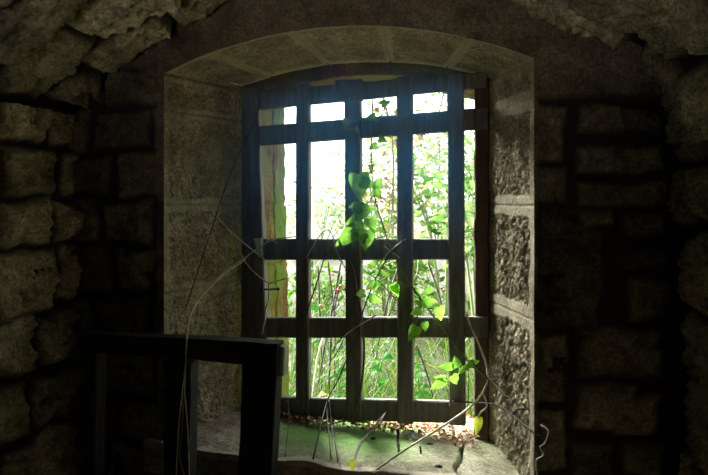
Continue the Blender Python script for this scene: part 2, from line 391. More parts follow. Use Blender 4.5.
def sill():
    xs = np.arange(-.66, .60, .006); prof_t = np.concatenate([np.linspace(.55, -.035, 130), -.035 - np.arange(1, 22) * .0045])
    X, T = np.meshgrid(xs, prof_t, indexing='ij')
    fr = -.02 + .016 * fbm(np.stack([X, 0 * X, 0 * X], -1), 7, 4, 90)      # ragged front edge
    drop = np.maximum(-.035 - T, 0); Y = np.maximum(T, -.035); Y = .55 + (Y - .55) * (.55 - fr) / .585
    Z = zsill(X) - drop - .012 * (1 - sst(Y, -.03, .05)) * .5
    P = np.stack([X, Y, Z], -1); N = np.zeros_like(P); N[..., 2] = 1.0
    N[..., 1] = np.where(drop > 0, -1, 0); N[..., 2] = np.where(drop > 0, 0, 1)
    h = .004 * fbm(P, 14, 5, 93) + .006 * fbm(P, 4, 2, 94)
    j1 = np.abs(X - (.295 + .008 * fbm(P * np.array([0, 1, 0]), 12, 3, 3))); j2 = np.abs(X - (-.30 + .01 * fbm(P * np.array([0, 1, 0]), 9, 3, 8)))
    h -= .022 * (1 - sst(j1, .003, .008)) * (Y < .27); h -= .014 * (1 - sst(j2, .003, .008)) * (Y < .2)
    moss = sst(X, -.43, -.24) * (1 - .72 * sst(X, .02, .26)) * sst(Y, -.03, .05) * (drop == 0)
    moss *= .45 + .55 * sst(Y, .02, .22)
    stone = 1 - (1 - sst(j1, .002, .007)) * (Y < .27)
    sheet('window_sill', P, N, h, M_SILL, {'moss': moss, 'stone': stone, 'pale': .55 * (1 - sst(np.abs(Y - fr - .012) + .01 * fbm(P, 20, 3, 9), .008, .022)) * (drop < .02)}, W1)  # pale band paints the light on the crumbly front edge
sill()

# ------------------------------------------------------------------ timber
def plank(mb, front, y0, y1, jit=.0012, cut=None, seed=0, bev=.004):
    """beam whose front face has the four picture corners `front` (tl, tr, br, bl) on the plane y0; runs back to y1"""
    tl, tr, br, bl = [at(*p, y0) for p in front]
    beam(mb, tl, tr, br, bl, y1 - y0, jit, seed, bev)
def beam(mb, tl, tr, br, bl, dep, jit=.0012, seed=0, bev=.004):
    w = (np.linalg.norm(tr - tl) + np.linalg.norm(br - bl)) / 2; hh = (np.linalg.norm(bl - tl) + np.linalg.norm(br - tr)) / 2
    vert = hh > w
    if not vert: tl, tr, br, bl = tr, br, bl, tl           # always run along tl -> bl
    ln = max(w, hh); wd = min(w, hh); n = max(4, int(ln / .03)); rows = []
    e = min(bev, wd * .3) / wd; ed = min(bev, dep * .3)
    sec = [(e, 0), (1 - e, 0), (1, ed), (1, dep - ed), (1 - e, dep), (e, dep), (0, dep - ed), (0, ed)]
    for k in range(n + 1):
        f = k / n; a = tl + (bl - tl) * f; b = tr + (br - tr) * f
        rows += [a + (b - a) * s + np.array([0, d, 0]) for s, d in sec]
    V = np.array(rows); V = V + np.stack([fbm(V + seed, 14, 3, 100 + q) for q in range(3)], -1) * jit
    m = len(sec); Fc = [[k * m + i, k * m + (i + 1) % m, (k + 1) * m + (i + 1) % m, (k + 1) * m + i] for k in range(n) for i in range(m)]
    Fc += [list(range(m))[::-1], [n * m + i for i in range(m)]]
    mb.add(V, Fc, .5)
GR = empty('wooden_grille', tuple(at(360, 424, .33)), 'dark weathered wooden grille of crossed bars filling the stone window', 'window grille')
def gpart(name, front, y0, y1, mat=M_WOOD, seed=0, parent=GR, jit=.0012):
    mb = MB(); plank(mb, front, y0, y1, jit, None, seed); return mb.build(name, mat, parent)
Y0, Y1 = .305, .345
stile_l = gpart('stile', [(247, 95), (257.5, 94), (269, 424), (259, 424)], Y0, Y1, seed=1)
gpart('bar', [(295.5, 84), (308.5, 83), (308.5, 421), (295.5, 420)], Y0, Y1, seed=2)
bar_b = gpart('bar', [(344, 80), (360, 79), (361.5, 423), (346, 422)], Y0, Y1, seed=3)
gpart('bar', [(396.5, 77), (412, 75), (413, 424), (397, 424)], Y0, Y1, seed=4)
stile_r = gpart('stile', [(447, 74), (463.5, 73), (465.5, 426), (449, 425)], Y0, Y1, seed=5)
YR0, YR1 = .316, .339
gpart('rail', [(254, 91), (487, 71.5), (487, 87), (254, 110)], YR0, YR1, seed=6)
gpart('rail', [(255, 126.5), (488, 107), (488, 129), (255, 146)], YR0, YR1, seed=7)
rail_m = gpart('rail', [(252, 239), (464, 239), (464, 260), (252, 260)], YR0, YR1, seed=8)
gpart('rail', [(258, 318), (488, 317), (488, 338), (258, 338)], YR0, YR1, seed=9)
gpart('rail', [(262, 397), (464, 402), (464, 424), (262, 418)], YR0, YR1, seed=10)
gpart('block', [(335.5, 80), (361, 78), (361, 100), (337, 101)], .29, .33, seed=11, jit=.004)
o = gpart('lit_rail_end', [(253, 238.5), (261.5, 238), (262, 256), (258, 257.5)], .296, .306, M_PAINT, 12, rail_m); o['label'] = 'pale green piece standing in for light on the rail end'  # pale piece added to imitate glare on the rail end
def tube(mb, pts, r, seg=6, per=8, r1=None, knob=0.0):
    pts = catmull(pts, per) if len(pts) > 2 else np.array([np.array(pts[0]) + (np.array(pts[1]) - np.array(pts[0])) * k / per for k in range(per + 1)])
    n = len(pts); V = []; up = np.array([.31, .17, .93])
    for i in range(n):
        t = pts[min(i + 1, n - 1)] - pts[max(i - 1, 0)]; t = t / (np.linalg.norm(t) + 1e-9)
        a = np.cross(t, up); a /= np.linalg.norm(a) + 1e-9; b = np.cross(t, a)
        rr = r + ((r1 if r1 is not None else r) - r) * i / (n - 1); rr *= 1 + knob * (1 if (i % 7 == 3) else 0)
        V += [pts[i] + rr * (math.cos(2 * math.pi * k / seg) * a + math.sin(2 * math.pi * k / seg) * b) for k in range(seg)]
    Fc = [[i * seg + k, i * seg + (k + 1) % seg, (i + 1) * seg + (k + 1) % seg, (i + 1) * seg + k] for i in range(n - 1) for k in range(seg)]
    Fc += [list(range(seg))[::-1], [(n - 1) * seg + k for k in range(seg)]]
    mb.add(V, Fc, .5)
mb = MB(); tube(mb, [at(262, 289.5, .30), at(279, 289, .30)], .0035); tube(mb, [at(261, 289.5, .30), at(264, 289.5, .30)], .008, 8, 2); tube(mb, [at(277.5, 289, .30), at(279.5, 289, .30)], .0055, 8, 2)
tube(mb, [at(263, 289.5, .30), at(263, 289.5, .33)], .004, 6, 2)
o = mb.build('iron_pin', M_IRON, stile_l); o['label'] = 'short iron pin through the left stile'
# wooden outer frame behind the grille
mb = MB(); plank(mb, [(236, 88), (257, 88), (261, 428), (240, 424)], .352, .40, .002, None, 20); mb.build('window_frame', M_WOOD, W1, False)
mb = MB(); plank(mb, [(474, 82), (489, 78), (489, 446), (474, 441)], .33, .40, .003, None, 21); mb.build('window_frame', M_FRAME, W1, False)

# old window frame leaning at the lower left, standing on the floor
FY = -.16
SF = empty('old_window_frame', (at(200, 450, FY)[0], FY, 0), 'blackened old two-light wooden window frame leaning in front of the left window jamb', 'window frame')
def spart(name, front, y0=FY, y1=FY + .06, mat=M_SASH, seed=0):
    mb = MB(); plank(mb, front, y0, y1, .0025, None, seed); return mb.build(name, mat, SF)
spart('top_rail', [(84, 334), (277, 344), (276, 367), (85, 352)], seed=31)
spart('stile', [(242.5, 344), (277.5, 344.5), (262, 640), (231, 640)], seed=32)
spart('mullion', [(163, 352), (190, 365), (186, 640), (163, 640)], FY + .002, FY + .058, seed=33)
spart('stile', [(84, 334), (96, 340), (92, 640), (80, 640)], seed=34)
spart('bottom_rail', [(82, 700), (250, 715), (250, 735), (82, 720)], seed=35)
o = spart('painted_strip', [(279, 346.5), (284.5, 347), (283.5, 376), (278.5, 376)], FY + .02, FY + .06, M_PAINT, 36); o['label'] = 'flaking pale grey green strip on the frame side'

# ------------------------------------------------------------------ leaves and stems
def heart(n=14):
    """outline of a heart-shaped leaf, base at (0,0), tip at (0,1); half width about .45"""
    hw = [0, .20, .36, .455, .47, .45, .41, .355, .29, .215, .14, .075, .03, 0]
    yy = [0, -.09, -.08, .02, .13, .25, .36, .47, .58, .69, .79, .88, .95, 1.0]
    return np.array(hw), np.array(yy)
HW, HY = heart()
def leaf_geo(base, tip, up, length, wide=1.0, fold=.25, curl=.2):
    tip = tip / np.linalg.norm(tip); side = np.cross(tip, up); side /= np.linalg.norm(side); nrm = np.cross(side, tip)
    V = []; Fc = []
    n = len(HW)
    for k in range(n):
        y = HY[k]; my = max(y, 0)
        c = base + tip * (length * my) + nrm * (-curl * length * my * my)
        for s in (-1, -.5, 0, .5, 1):
            w = HW[k] * wide
            V.append(base + tip * (length * (my if s == 0 else my + (y - my) * abs(s))) + side * (s * w * length) + nrm * (fold * abs(s) * w * length - curl * length * my * my + .03 * length * math.sin(7 * my + 2 * s)))
    for k in range(n - 1):
        for j in range(4): a = k * 5 + j; Fc.append([a, a + 1, a + 6, a + 5])
    return V, Fc
def leaf(parent, u, v, y, size, ang, wide=1.0, mat=M_LEAF, tilt=None, lab=None):
    size *= 1.08 if parent.name == 'climbing_vine' else .86
    """leaf centred at (u, v), size = length in pixels, ang = direction of its tip in the picture (degrees, 0 = right, 90 = up)"""
    p = at(u, v, y); D = (p - EYE) @ np.array([-SN, CS, 0]); L = size * D / F
    a = math.radians(ang); tipd = math.cos(a) * RIGHT + math.sin(a) * UP + BACK * random.uniform(-.2, .1)
    up = BACK + RIGHT * random.uniform(-.25, .25) + UP * random.uniform(-.1, .25)
    base = p - tipd / np.linalg.norm(tipd) * L * .45
    V, Fc = leaf_geo(base, tipd, up, L, wide, random.uniform(.1, .4), random.uniform(.05, .3))
    o = mesh('leaf', V, Fc, mat, parent, True, {'tint': [.5] * len(V)})
    if lab: o['label'] = lab
    return base
def stem_thing(name, label, cat, paths, mat, group=None, r=.0022, part='stem', r1=None, knob=.35, seg=6):
    """paths: lists of (u, v, y); a thing whose stems are one part each; one path and no leaves = a single mesh"""
    pts = [[at(*p) for p in path] for path in paths]
    root = empty(name, tuple(pts[0][-1]), label, cat, group or {'climbing_vine': 'leafy vines climbing the grille', 'bare_vine': 'bare vine stems on the grille'}.get(name))
    for k, path in enumerate(pts):
        mb = MB(); tube(mb, path, r * (1 if k == 0 else .75), seg, 8, r1, knob); mb.build(part, mat, root, True)
    return root
def single_stem(name, label, cat, paths, mat, r=.002, group=None, r1=None, knob=.35):
    mb = MB()
    for path in paths: tube(mb, [at(*p) for p in path], r, 6, 8, r1, knob)
    return tag(mb.build(name, mat, None, True), label, cat, group or {'bare_vine': 'bare vine stems on the grille', 'dry_tendril': 'dry tendrils over the left jamb', 'hanging_vine': 'hanging strands by the old frame', 'dark_twig': 'dark twigs on the right jamb'}.get(name))

Q = .285
v1 = stem_thing('climbing_vine', 'green vine with broad heart-shaped leaves down the middle of the grille', 'vine',
    [[(372, 98, Q), (373, 125, Q), (371, 150, Q), (374, 194, Q), (382, 222, Q), (389, 245, Q), (395, 260, Q)],
     [(374, 194, Q), (366, 206, Q), (358, 218, Q), (349, 232, Q)], [(386, 236, Q), (377, 238, Q), (368, 240, Q)], [(372, 170, Q), (366, 176, Q), (361, 180, Q)],
     [(373, 125, Q), (380, 118, Q), (386, 104, Q)], [(373, 122, Q), (360, 120, Q), (349, 126, Q)]], M_STEMG, r=.0024)
for a in [(360, 187, 26, -85, .85), (368, 184, 15, -20, .9), (379, 182, 11, 60, .9), (375, 193, 11, -130, 1), (364, 210, 21, 10, .95), (356, 208, 14, 170, 1), (354, 222, 17, 195, 1.0),
          (346, 238, 28, 222, .62), (372, 225, 15, -70, .9), (366, 241, 22, -92, .75), (360, 236, 14, 150, .8)]:
    leaf(v1, a[0], a[1], Q - .012, a[2], a[3], a[4])
for a in [(373, 147, 9, 200, .9), (383, 140, 9, -20, .9), (386, 103, 10, 20, .8), (370, 118, 11, 190, .8)]:
    leaf(v1, a[0], a[1], Q - .008, a[2], a[3], a[4])
for a in [(346, 125, 12, -110, .8), (357, 131, 8, -60, .8), (348, 131, 9, 180, .7), (371, 168, 7, -90, .9)]:
    leaf(v1, a[0], a[1], Q - .008, a[2], a[3], a[4], M_LEAFD, None, 'dull withered leaf')
v2 = stem_thing('climbing_vine', 'vine with a spray of bright leaves between the third bar and right stile', 'vine',
    [[(396, 260, Q), (405, 276, Q), (413, 288, Q), (437, 321, Q), (452, 341, Q), (467, 360, Q), (491, 382, .25)],
     [(413, 288, Q), (404, 284, Q), (396, 282, Q)], [(420, 298, Q), (419, 310, Q), (414, 328, Q)], [(428, 308, Q), (434, 309, Q), (439, 312, Q)]], M_STEMG, r=.0033)
for a in [(426, 292, 16, 215, .55), (430, 302, 17, 0, .85), (440, 314, 18, -75, .85), (416, 312, 15, 200, .8), (413, 334, 21, 242, .8), (425, 327, 12, -80, .9), (420, 303, 12, 140, .7), (396, 291, 15, -70, .8)]:
    leaf(v2, a[0], a[1], Q - .012, a[2], a[3], a[4])
v3 = stem_thing('climbing_vine', 'low vine with small leaf clumps at the right stile below the lower rail', 'vine',
    [[(492, 381, .25), (474, 368, Q), (462, 366, Q), (452, 368, Q), (440, 376, Q)], [(462, 366, Q), (458, 374, Q), (455, 380, Q)]], M_STEMG, r=.0018)
for a in [(445, 367, 18, 190, .6), (456, 362, 14, 100, .9), (461, 371, 12, 240, .7), (474, 363, 14, 10, .75), (437, 385, 21, 218, .6), (440, 378, 14, 175, .6), (455, 380, 14, -60, .95), (467, 366, 9, 60, .9)]:
    leaf(v3, a[0], a[1], Q - .015, a[2], a[3], a[4])
v4 = stem_thing('vine_sprig', 'vine sprig with pale round leaves crossing the third light from the left', 'vine',
    [[(364, 270, Q), (376, 279, Q), (388, 291, Q), (397, 301, Q)], [(376, 279, Q), (372, 288, Q), (369, 293, Q)], [(384, 287, Q), (380, 296, Q)]], M_STEMB, r=.0017)
for a in [(360, 294, 12, 190, .9), (371, 286, 14, 215, .8), (376, 300, 15, -20, .75), (395, 289, 14, -60, .8)]: leaf(v4, a[0], a[1], Q - .01, a[2], a[3], a[4])

s = stem_thing('pale_vine', 'long pale vine stem looping from the sill up beside the right jamb', 'vine',
    [[(362, 480, -.045), (400, 453, .05), (440, 428, .17), (470, 407, .25), (485, 388, .27), (487.5, 370, .27), (480, 347, .275), (471, 327, .285), (466, 312, .29)],
     [(482, 392, .26), (487, 405, .25), (481, 412, .24), (478, 417, .24)]], M_STEMP, r=.0034, knob=.15)
leaf(s, 477.5, 427, .235, 23, -95, .5, M_LEAFY, None, 'yellow green leaf with a brown spot')
single_stem('dark_twig', 'dark twig reaching from the bottom rail across the right jamb', 'twig', [[(452, 401, .30), (478, 403, .28), (496, 405, .22), (512, 415, .13), (528, 428, .03), (542, 437, -.02)], [(512, 415, .13), (518, 409, .10), (524, 409, .07)]], M_STEMK, .003)
single_stem('dark_twig', 'forked twig against the right jamb above the long dark twig', 'twig', [[(474, 364, .27), (488, 378, .24), (500, 390, .17), (507, 398, .13)], [(490, 380, .23), (498, 379, .2)], [(497, 388, .18), (496, 396, .17)]], M_STEMK, .0022)
single_stem('bare_vine', 'bare stem hanging down the middle bar of the grille', 'vine', [[(338, 238, Q), (346, 260, Q), (357, 291, Q), (363, 330, Q), (364, 360, Q), (360, 394, Q), (353, 420, .27)], [(342, 250, Q), (352, 266, Q), (357, 291, Q)]], M_STEMB, .0036)
single_stem('bare_vine', 'thin dark stem slanting across the third light into the bar junction', 'vine', [[(404, 240, Q), (390, 255, Q), (376, 278, Q), (362, 314, Q), (352, 345, Q), (338, 380, Q), (327, 402, Q), (313, 459, -.03)]], M_STEMK, .0022)
single_stem('bare_vine', 'pale broken stem lying slantwise on the lower rail by the middle bar', 'vine', [[(376, 315, .28), (365, 322, .28), (352, 330, .28), (339, 341, .285), (332, 352, .29)]], M_STEMP, .0021)
single_stem('bare_vine', 'pale bent stem crossing the middle rail just left of the third bar', 'vine', [[(378, 267, Q), (387, 254, Q), (396, 246, Q), (406, 239, Q)], [(384, 246, Q), (392, 252, Q), (400, 258, Q)]], M_STEMP, .0018)
single_stem('bare_vine', 'stem leaning across the second light between middle and lower rails', 'vine', [[(326, 252, Q), (323, 262, Q), (316, 285, Q), (309, 306, Q), (305, 324, Q)]], M_STEMK, .0022)
single_stem('bare_vine', 'arched hooked tendril over the middle rail left of the big leaves', 'vine', [[(306, 258, Q), (312, 248, Q), (321, 234, Q), (328, 230, Q), (333, 237, Q), (337, 252, Q), (345, 268, Q)]], M_STEMP, .0017)
single_stem('bare_vine', 'pair of thin stems meeting under the bottom rail and standing on the sill', 'vine', [[(327, 398, .29), (327, 412, .27), (331, 459, -.02)], [(329, 400, .29), (332, 425, .2), (338, 461, -.02)]], M_STEMK, .002)
s = stem_thing('bare_vine', 'doubled bare stem arching from the bottom rail down over the sill edge', 'vine', [[(386, 412, .30), (378, 425, .22), (366, 437, .13), (358, 450, .05), (354, 464, -.04)], [(384, 414, .29), (373, 427, .2), (362, 440, .12), (356, 452, .04), (353, 466, -.04)]], M_STEMB, r=.0022)
leaf(s, 352.5, 466, -.05, 13, -80, .7, M_LEAFY, None, 'small yellow green leaf at the stem tip')
single_stem('bare_vine', 'single thin upright stem on the sill right of the old frame', 'vine', [[(288, 400, .29), (289, 420, .22), (287, 440, .08), (285, 456, -.02)]], M_STEMB, .0014)
# the dry tendrils in front of the left jamb
LQ = .24
tw = stem_thing('dry_tendril', 'pale dry tendril with tiny yellow leaves slanting down to the middle rail end', 'vine', [[(218, 218, .2), (231, 232, .22), (244, 243, .25), (255, 252, .28), (264, 259, .30)], [(231, 232, .22), (231.5, 242, .22), (231, 256, .22)]], M_STEMP, 'dry tendrils over the left jamb', .0023)
for (u, v, a) in ((231, 238, -95), (232, 244, -70), (230.5, 251, -110)): leaf(tw, u, v, .215, 9, a, .5, M_LEAFY, None, 'tiny yellow withered leaf')
single_stem('dry_tendril', 'tendril rising from the left jamb along the top of the middle rail', 'vine', [[(200, 296, .1), (214, 282, .14), (230, 268, .2), (246, 257, .26), (258, 248, .29), (272, 240, .295), (284, 238, .295), (297, 236.5, .295)], [(266, 243, .295), (270, 236, .295), (274, 241, .295)], [(272, 240, .295), (277, 243, .295)]], M_STEMP, .002)
single_stem('dry_tendril', 'pale curved tendril drooping to the short iron pin', 'vine', [[(241, 253.5, .26), (246, 263, .27), (255, 273, .285), (265, 281, .29), (268.5, 284, .29), (268.5, 300, .29), (266, 308, .29), (265, 318, .29), (262, 335, .28)], [(268.5, 284, .29), (278, 281, .29), (287, 278, .29)]], M_STEMP, .0022)
single_stem('dry_tendril', 'long brown tendril arching down from the middle rail along the left jamb', 'vine', [[(246, 259, .25), (228, 272, .15), (211, 287, .06), (197, 303, -.04), (190, 318, -.12), (186.5, 345, -.2), (184.5, 394, -.21)]], M_STEMP, .0019)
single_stem('dry_tendril', 'short tendril curling across the left jamb under the pale curled leaf', 'vine', [[(203, 305, .05), (215, 297, .09), (224, 293, .12), (238, 292, .17)]], M_STEMB, .0014)
single_stem('dry_tendril', 'thin dark thread of vine hanging over the upper left jamb', 'vine', [[(261, 100, .29), (254, 122, .28), (242, 147, .22), (226, 186, .13), (213, 225, .07), (199, 268, .02), (185, 310, -.06)]], M_STEMK, .0015)
mb = MB(); V, Fc = leaf_geo(at(222, 294, .13), at(236, 291, .13) - at(222, 294, .13), BACK + .4 * UP, .055, .5, .6, .5); mb.add(V, Fc, .95)
tag(mb.build('curled_dead_leaf', M_PAINT, None, True), 'pale curled dead leaf caught on the tendrils of the left jamb', 'leaf')
HY_ = FY - .02
single_stem('hanging_vine', 'pale hanging stem on the old frame mullion, left strand', 'vine', [[(186, 362, HY_), (182, 395, HY_), (178.5, 430, HY_), (176, 480, HY_)]], M_STEMP, .0016)
single_stem('hanging_vine', 'pale hanging stem beside the frame opening, right strand', 'vine', [[(184.5, 392, HY_), (187, 420, HY_), (188.5, 450, HY_), (189.5, 480, HY_)]], M_STEMP, .0021)
single_stem('hanging_vine', 'short looped stem at the foot of the hanging strands', 'vine', [[(183, 395, HY_), (182, 430, HY_), (179, 452, HY_), (181, 465, HY_), (186, 480, HY_)]], M_STEMB, .002)
single_stem('hanging_vine', 'faint thin stem in the dark left of the hanging strands', 'vine', [[(158, 420, HY_), (162, 450, HY_), (164, 480, HY_)]], M_STEMB, .0014)
single_stem('dry_tendril', 'curly pale tendril at the foot of the right jamb', 'vine', [[(541, 425, -.03), (548, 431, -.05), (545, 443, -.05), (540, 447, -.05), (543, 455, -.05), (536, 461, -.04), (537, 475, -.04)]], M_STEMP, .0018, knob=.6)

# ------------------------------------------------------------------ on the sill
def on_sill(u, v):
    d = ray(u, v); p = EYE.copy(); t = 1.0
    for _ in range(40):
        p = EYE + d * t; t += (zsill(p[0]) - p[2]) / d[2] * .9
    return EYE + d * t
mb = MB()
for k in range(1300):
    x = random.uniform(-.43, .34); y = random.triangular(.215, .54, .33)
    if random.random() < .6: y = random.triangular(.27 - .10 * max(0, (x + .1) / .44), .40, .32)
    y += .02 * math.sin(9 * x)
    sz = random.uniform(.008, .024); a = random.uniform(0, 6.28); tp = np.array([math.cos(a), math.sin(a), random.uniform(-.4, .6)]); up = np.array([random.uniform(-.7, .7), random.uniform(-.9, .3), 1.0])
    tp /= np.linalg.norm(tp); sd = np.cross(tp, up); sd /= np.linalg.norm(sd); b = np.array([x, y, zsill(x) + random.uniform(.004, .024)]); nn = np.cross(sd, tp)
    mb.add([b, b + tp * sz * .5 + sd * sz * .3 + nn * .2 * sz, b + tp * sz, b + tp * sz * .5 - sd * sz * .3 + nn * .2 * sz, b + tp * sz * .5], [[0, 1, 4], [1, 2, 4], [2, 3, 4], [3, 0, 4]], random.random())
tag(mb.build('leaf_litter', M_LITTER, None), 'band of crumbled brown and pale dead leaves along the back of the sill', 'leaf litter', kind='stuff')
def flat_leaf(name, label, u, v, L, ang, mat, wide=.8, cat='leaf', tint=.5):
    p = on_sill(u, v) + np.array([0, 0, .016]); a = math.radians(ang); V, Fc = leaf_geo(p, np.array([math.cos(a), math.sin(a), .15]), np.array([.1, -.6, 1.0]), L, wide, .3, .15)
    tag(mesh(name, V, Fc, mat, None, True, {'tint': [tint] * len(V)}), label, cat)
flat_leaf('fallen_leaf', 'green fallen leaf in the litter under the middle bar', 361, 424, .035, 20, M_LEAF)
flat_leaf('fallen_leaf', 'orange red fallen leaf near the right end of the litter', 431, 432, .035, 150, M_BERRY, .9)
flat_leaf('fallen_leaf', 'orange fallen leaf on the litter under the first bar', 303, 420, .028, 40, leaf_mat('orange leaf', (.4, .14, .04), (.5, .2, .06), (.55, .3, .1), .2), .9)
p = on_sill(414, 437); mb = MB()
gx, gy = 7, 5; V = [p + np.array([(i / gx - .5) * .075, (j / gy - .5) * .05, .008 + .012 * fbm(np.array([i * .4, j * .4, 3.0]), 1, 2, 5)]) for i in range(gx + 1) for j in range(gy + 1)]
mb.add(V, grid_faces(gx + 1, gy + 1)); tag(mb.build('plastic_scrap', M_PAPER, None, True), 'crumpled pale blue scrap lying among the dead leaves on the sill', 'scrap')
def sill_twig(name, label, pts, r=.004, mat=M_STEMK):
    P = []
    for u, v, dz in pts:
        q = on_sill(u, v); q[2] += dz; P.append(q)
    mb = MB(); tube(mb, P, r, 6, 5, None, .4); tag(mb.build(name, mat, None, True), label, 'twig', 'broken sticks on the sill')
sill_twig('broken_stick', 'short dark stick standing up from the mossy sill', [(399, 452, .0), (398, 448, .02), (398, 446, .045), (397, 446, .055)], .0045)
sill_twig('broken_stick', 'tiny dark peg on the sill right of the upright stick', [(421, 454, 0), (420.5, 453, .012), (420, 453, .02)], .003)
sill_twig('broken_stick', 'dark bent twig propped on the litter by the sill joint', [(456, 448, .0), (453, 440, .012), (451, 434, .03), (449, 433, .035)], .0032)
sill_twig('broken_stick', 'pale twig sloping into the litter by the right frame post', [(472, 440, .0), (464, 437, .02), (455, 433, .035), (447, 430, .03)], .0035, M_STEMP)
sill_twig('broken_stick', 'second pale twig standing in the litter by the right stile', [(461, 448, 0), (464, 440, .012), (466, 436, .028)], .003, M_STEMP)
sill_twig('broken_stick', 'dark stub of root under the bottom rail beside the third bar', [(385, 427, 0), (385, 424, .012), (384, 420, .03), (381, 418, .036)], .004)
def pebble(label, u, v, r, mat=M_IRON):
    p = on_sill(u, v) + np.array([0, 0, r * .4]); mb = MB(); V = []; n = 10; m = 6
    for i in range(m + 1):
        for j in range(n):
            th = math.pi * i / m; ph = 2 * math.pi * j / n; V.append(p + r * np.array([math.sin(th) * math.cos(ph) * 1.4, math.sin(th) * math.sin(ph), math.cos(th) * .6]) * (1 + .2 * math.sin(3 * ph + th * 2)))
    mb.add(V, [[i * n + j, i * n + (j + 1) % n, (i + 1) * n + (j + 1) % n, (i + 1) * n + j] for i in range(m) for j in range(n)])
    tag(mb.build('stone_chip', mat, None, True), label, 'stone', 'stone chips on the sill')
pebble('dark stone chip on the sill left of the sill joint', 430, 446, .009)
pebble('dark crumb at the front edge of the sill', 438, 468, .009)
pebble('small dark crumb on the mossy sill under the doubled stem', 373, 439, .006)

# ------------------------------------------------------------------ outside
def gz(x, y): return .50 + .055 * np.maximum(y - 1.5, 0) + .03 * np.maximum(x + 1, 0) * np.minimum(np.maximum(y - 1, 0) * .3, 1)
xs = np.concatenate([np.linspace(-40, -5, 8), np.linspace(-4.5, 4, 40), np.linspace(5, 40, 8)]); ys = np.concatenate([np.linspace(.64, 8, 40), np.linspace(9, 60, 12)])
X, Y = np.meshgrid(xs, ys, indexing='ij'); P = np.stack([X, Y, gz(X, np.minimum(Y, 9))], -1); P[..., 2] += .05 * fbm(P, 1.5, 3, 200) * (Y > .9)
tag(mesh('ground', P.reshape(-1, 3), grid_faces(*X.shape), M_GROUND, None, True), kind='structure')
def blade(mb, b, d, L, w, tint, droop):
    side = np.cross(d, [0, 0, 1.0]); side = side / (np.linalg.norm(side) + 1e-6) * w; V = []
    ang = random.uniform(0, 3.14); side = side * math.cos(ang) + np.array([0, 0, w]) * math.sin(ang) * .6
    for k in range(5):
        f = k / 4; p = b + d * L * f + np.array([0, 0, -droop * L * f * f]); s = side * (1 - f * .85); V += [p - s, p + s]
    mb.add(V, [[2 * k, 2 * k + 1, 2 * k + 3, 2 * k + 2] for k in range(4)], tint)
mb = MB()
for k in range(6800):
    y = .74 + 3.4 * random.random() ** 1.7; x = -.05 - .25 * (y - .6) + random.uniform(-.9, .9) * (1 + .45 * (y - .6))
    right = x > -.05 - .23 * (y - .6)
    L = random.uniform(.18, .55) * (1 + .12 * y); a = random.gauss(2.2 if right else 1.3, .8); el = random.uniform(.25, 1.35) if not right else random.uniform(.15, 1.2)
    d = np.array([math.cos(a) * math.cos(el), .5 * math.sin(a) * math.cos(el), math.sin(el)])
    if y + .5 * math.sin(a) * math.cos(el) * L < .70: continue
    tint = min(1, max(0, random.gauss(.52 if right else .38, .30)))
    blade(mb, np.array([x, y, gz(x, y) + random.uniform(-.13, .05)]), d, L, random.uniform(.0025, .0075), tint, random.uniform(0, .55))
tag(mb.build('wild_grass', M_GRASS, None), 'tangle of green grass and straw filling the ground outside the window', 'grass', kind='stuff')
def leaf_quad(mb, p, L, tint, wide=.55):
    a, b = random.uniform(0, 6.28), random.uniform(-1, .6); d = np.array([math.cos(a) * math.cos(b), math.sin(a) * math.cos(b), math.sin(b)])
    up = rng.normal(size=3) * .6 + np.array([0, -.3, .8]); s = np.cross(d, up); s /= np.linalg.norm(s) + 1e-6; n = np.cross(s, d)
    w = L * wide * .5
    mb.add([p, p + d * L * .3 + s * w + n * w * .4, p + d * L * .65 + s * w * .75 + n * w * .3, p + d * L, p + d * L * .65 - s * w * .75 + n * w * .3, p + d * L * .3 - s * w + n * w * .4, p + d * L * .45],
           [[0, 1, 6], [1, 2, 6], [2, 3, 6], [3, 4, 6], [4, 5, 6], [5, 0, 6]], tint)
def shrub(label, x, y, h, rad, nleaf, L, mat, tmean=.5, stems=7, z0=0.0, cat='shrub', name='leafy_shrub', group=None, top=1.0):
    base = np.array([x, y, gz(x, y) - .03]); o = empty(name, tuple(base), label, cat, group or 'bushes outside the window'); ms, mf = MB(), MB(); tips = []
    for k in range(stems):
        a = random.uniform(0, 6.28); r = rad * random.uniform(.2, 1); e = base + np.array([math.cos(a) * r, math.sin(a) * r, h * random.uniform(.6, 1) * top])
        m = base + (e - base) * .5 + np.array([random.uniform(-.1, .1) * rad, random.uniform(-.1, .1) * rad, .1 * h])
        tube(ms, [base, m, e], .010 * h ** .5, 5, 6, .003); tips += [(m, e)]
        for q in range(3):
            s_ = m + (e - m) * random.random(); e2 = s_ + rng.normal(size=3) * rad * .4; tube(ms, [s_, (s_ + e2) / 2 + rng.normal(size=3) * .03, e2], .0035, 4, 4, .0015); tips.append((s_, e2))
    for k in range(nleaf):
        a_, b_ = random.choice(tips); p = a_ + (b_ - a_) * random.uniform(0, 1.1) + rng.normal(size=3) * rad * .16
        if p[2] < gz(p[0], p[1]) + z0: p[2] = gz(p[0], p[1]) + z0 + random.random() * .2
        if p[1] < .75: p[1] = .75 + random.random() * .1
        leaf_quad(mf, p, L * random.uniform(.6, 1.3), min(1, max(0, random.gauss(tmean, .28))))
    ms.build('stems', M_STEMG, o); mf.build('foliage', mat, o); return o
def gpos(u, y):                                 # ground spot seen in column u at depth y
    return at(u, 300, y)[0]
shrub('light leafy shrub showing through the right-hand lights of the grille', gpos(445, 2.6), 2.6, 1.6, .42, 330, .085, M_FOLL, .4, 6)
shrub('pale shrub glimpsed in the narrow gap at the right frame post', gpos(480, 2.0), 2.0, 1.4, .26, 170, .075, M_FOLL, .4, 5)
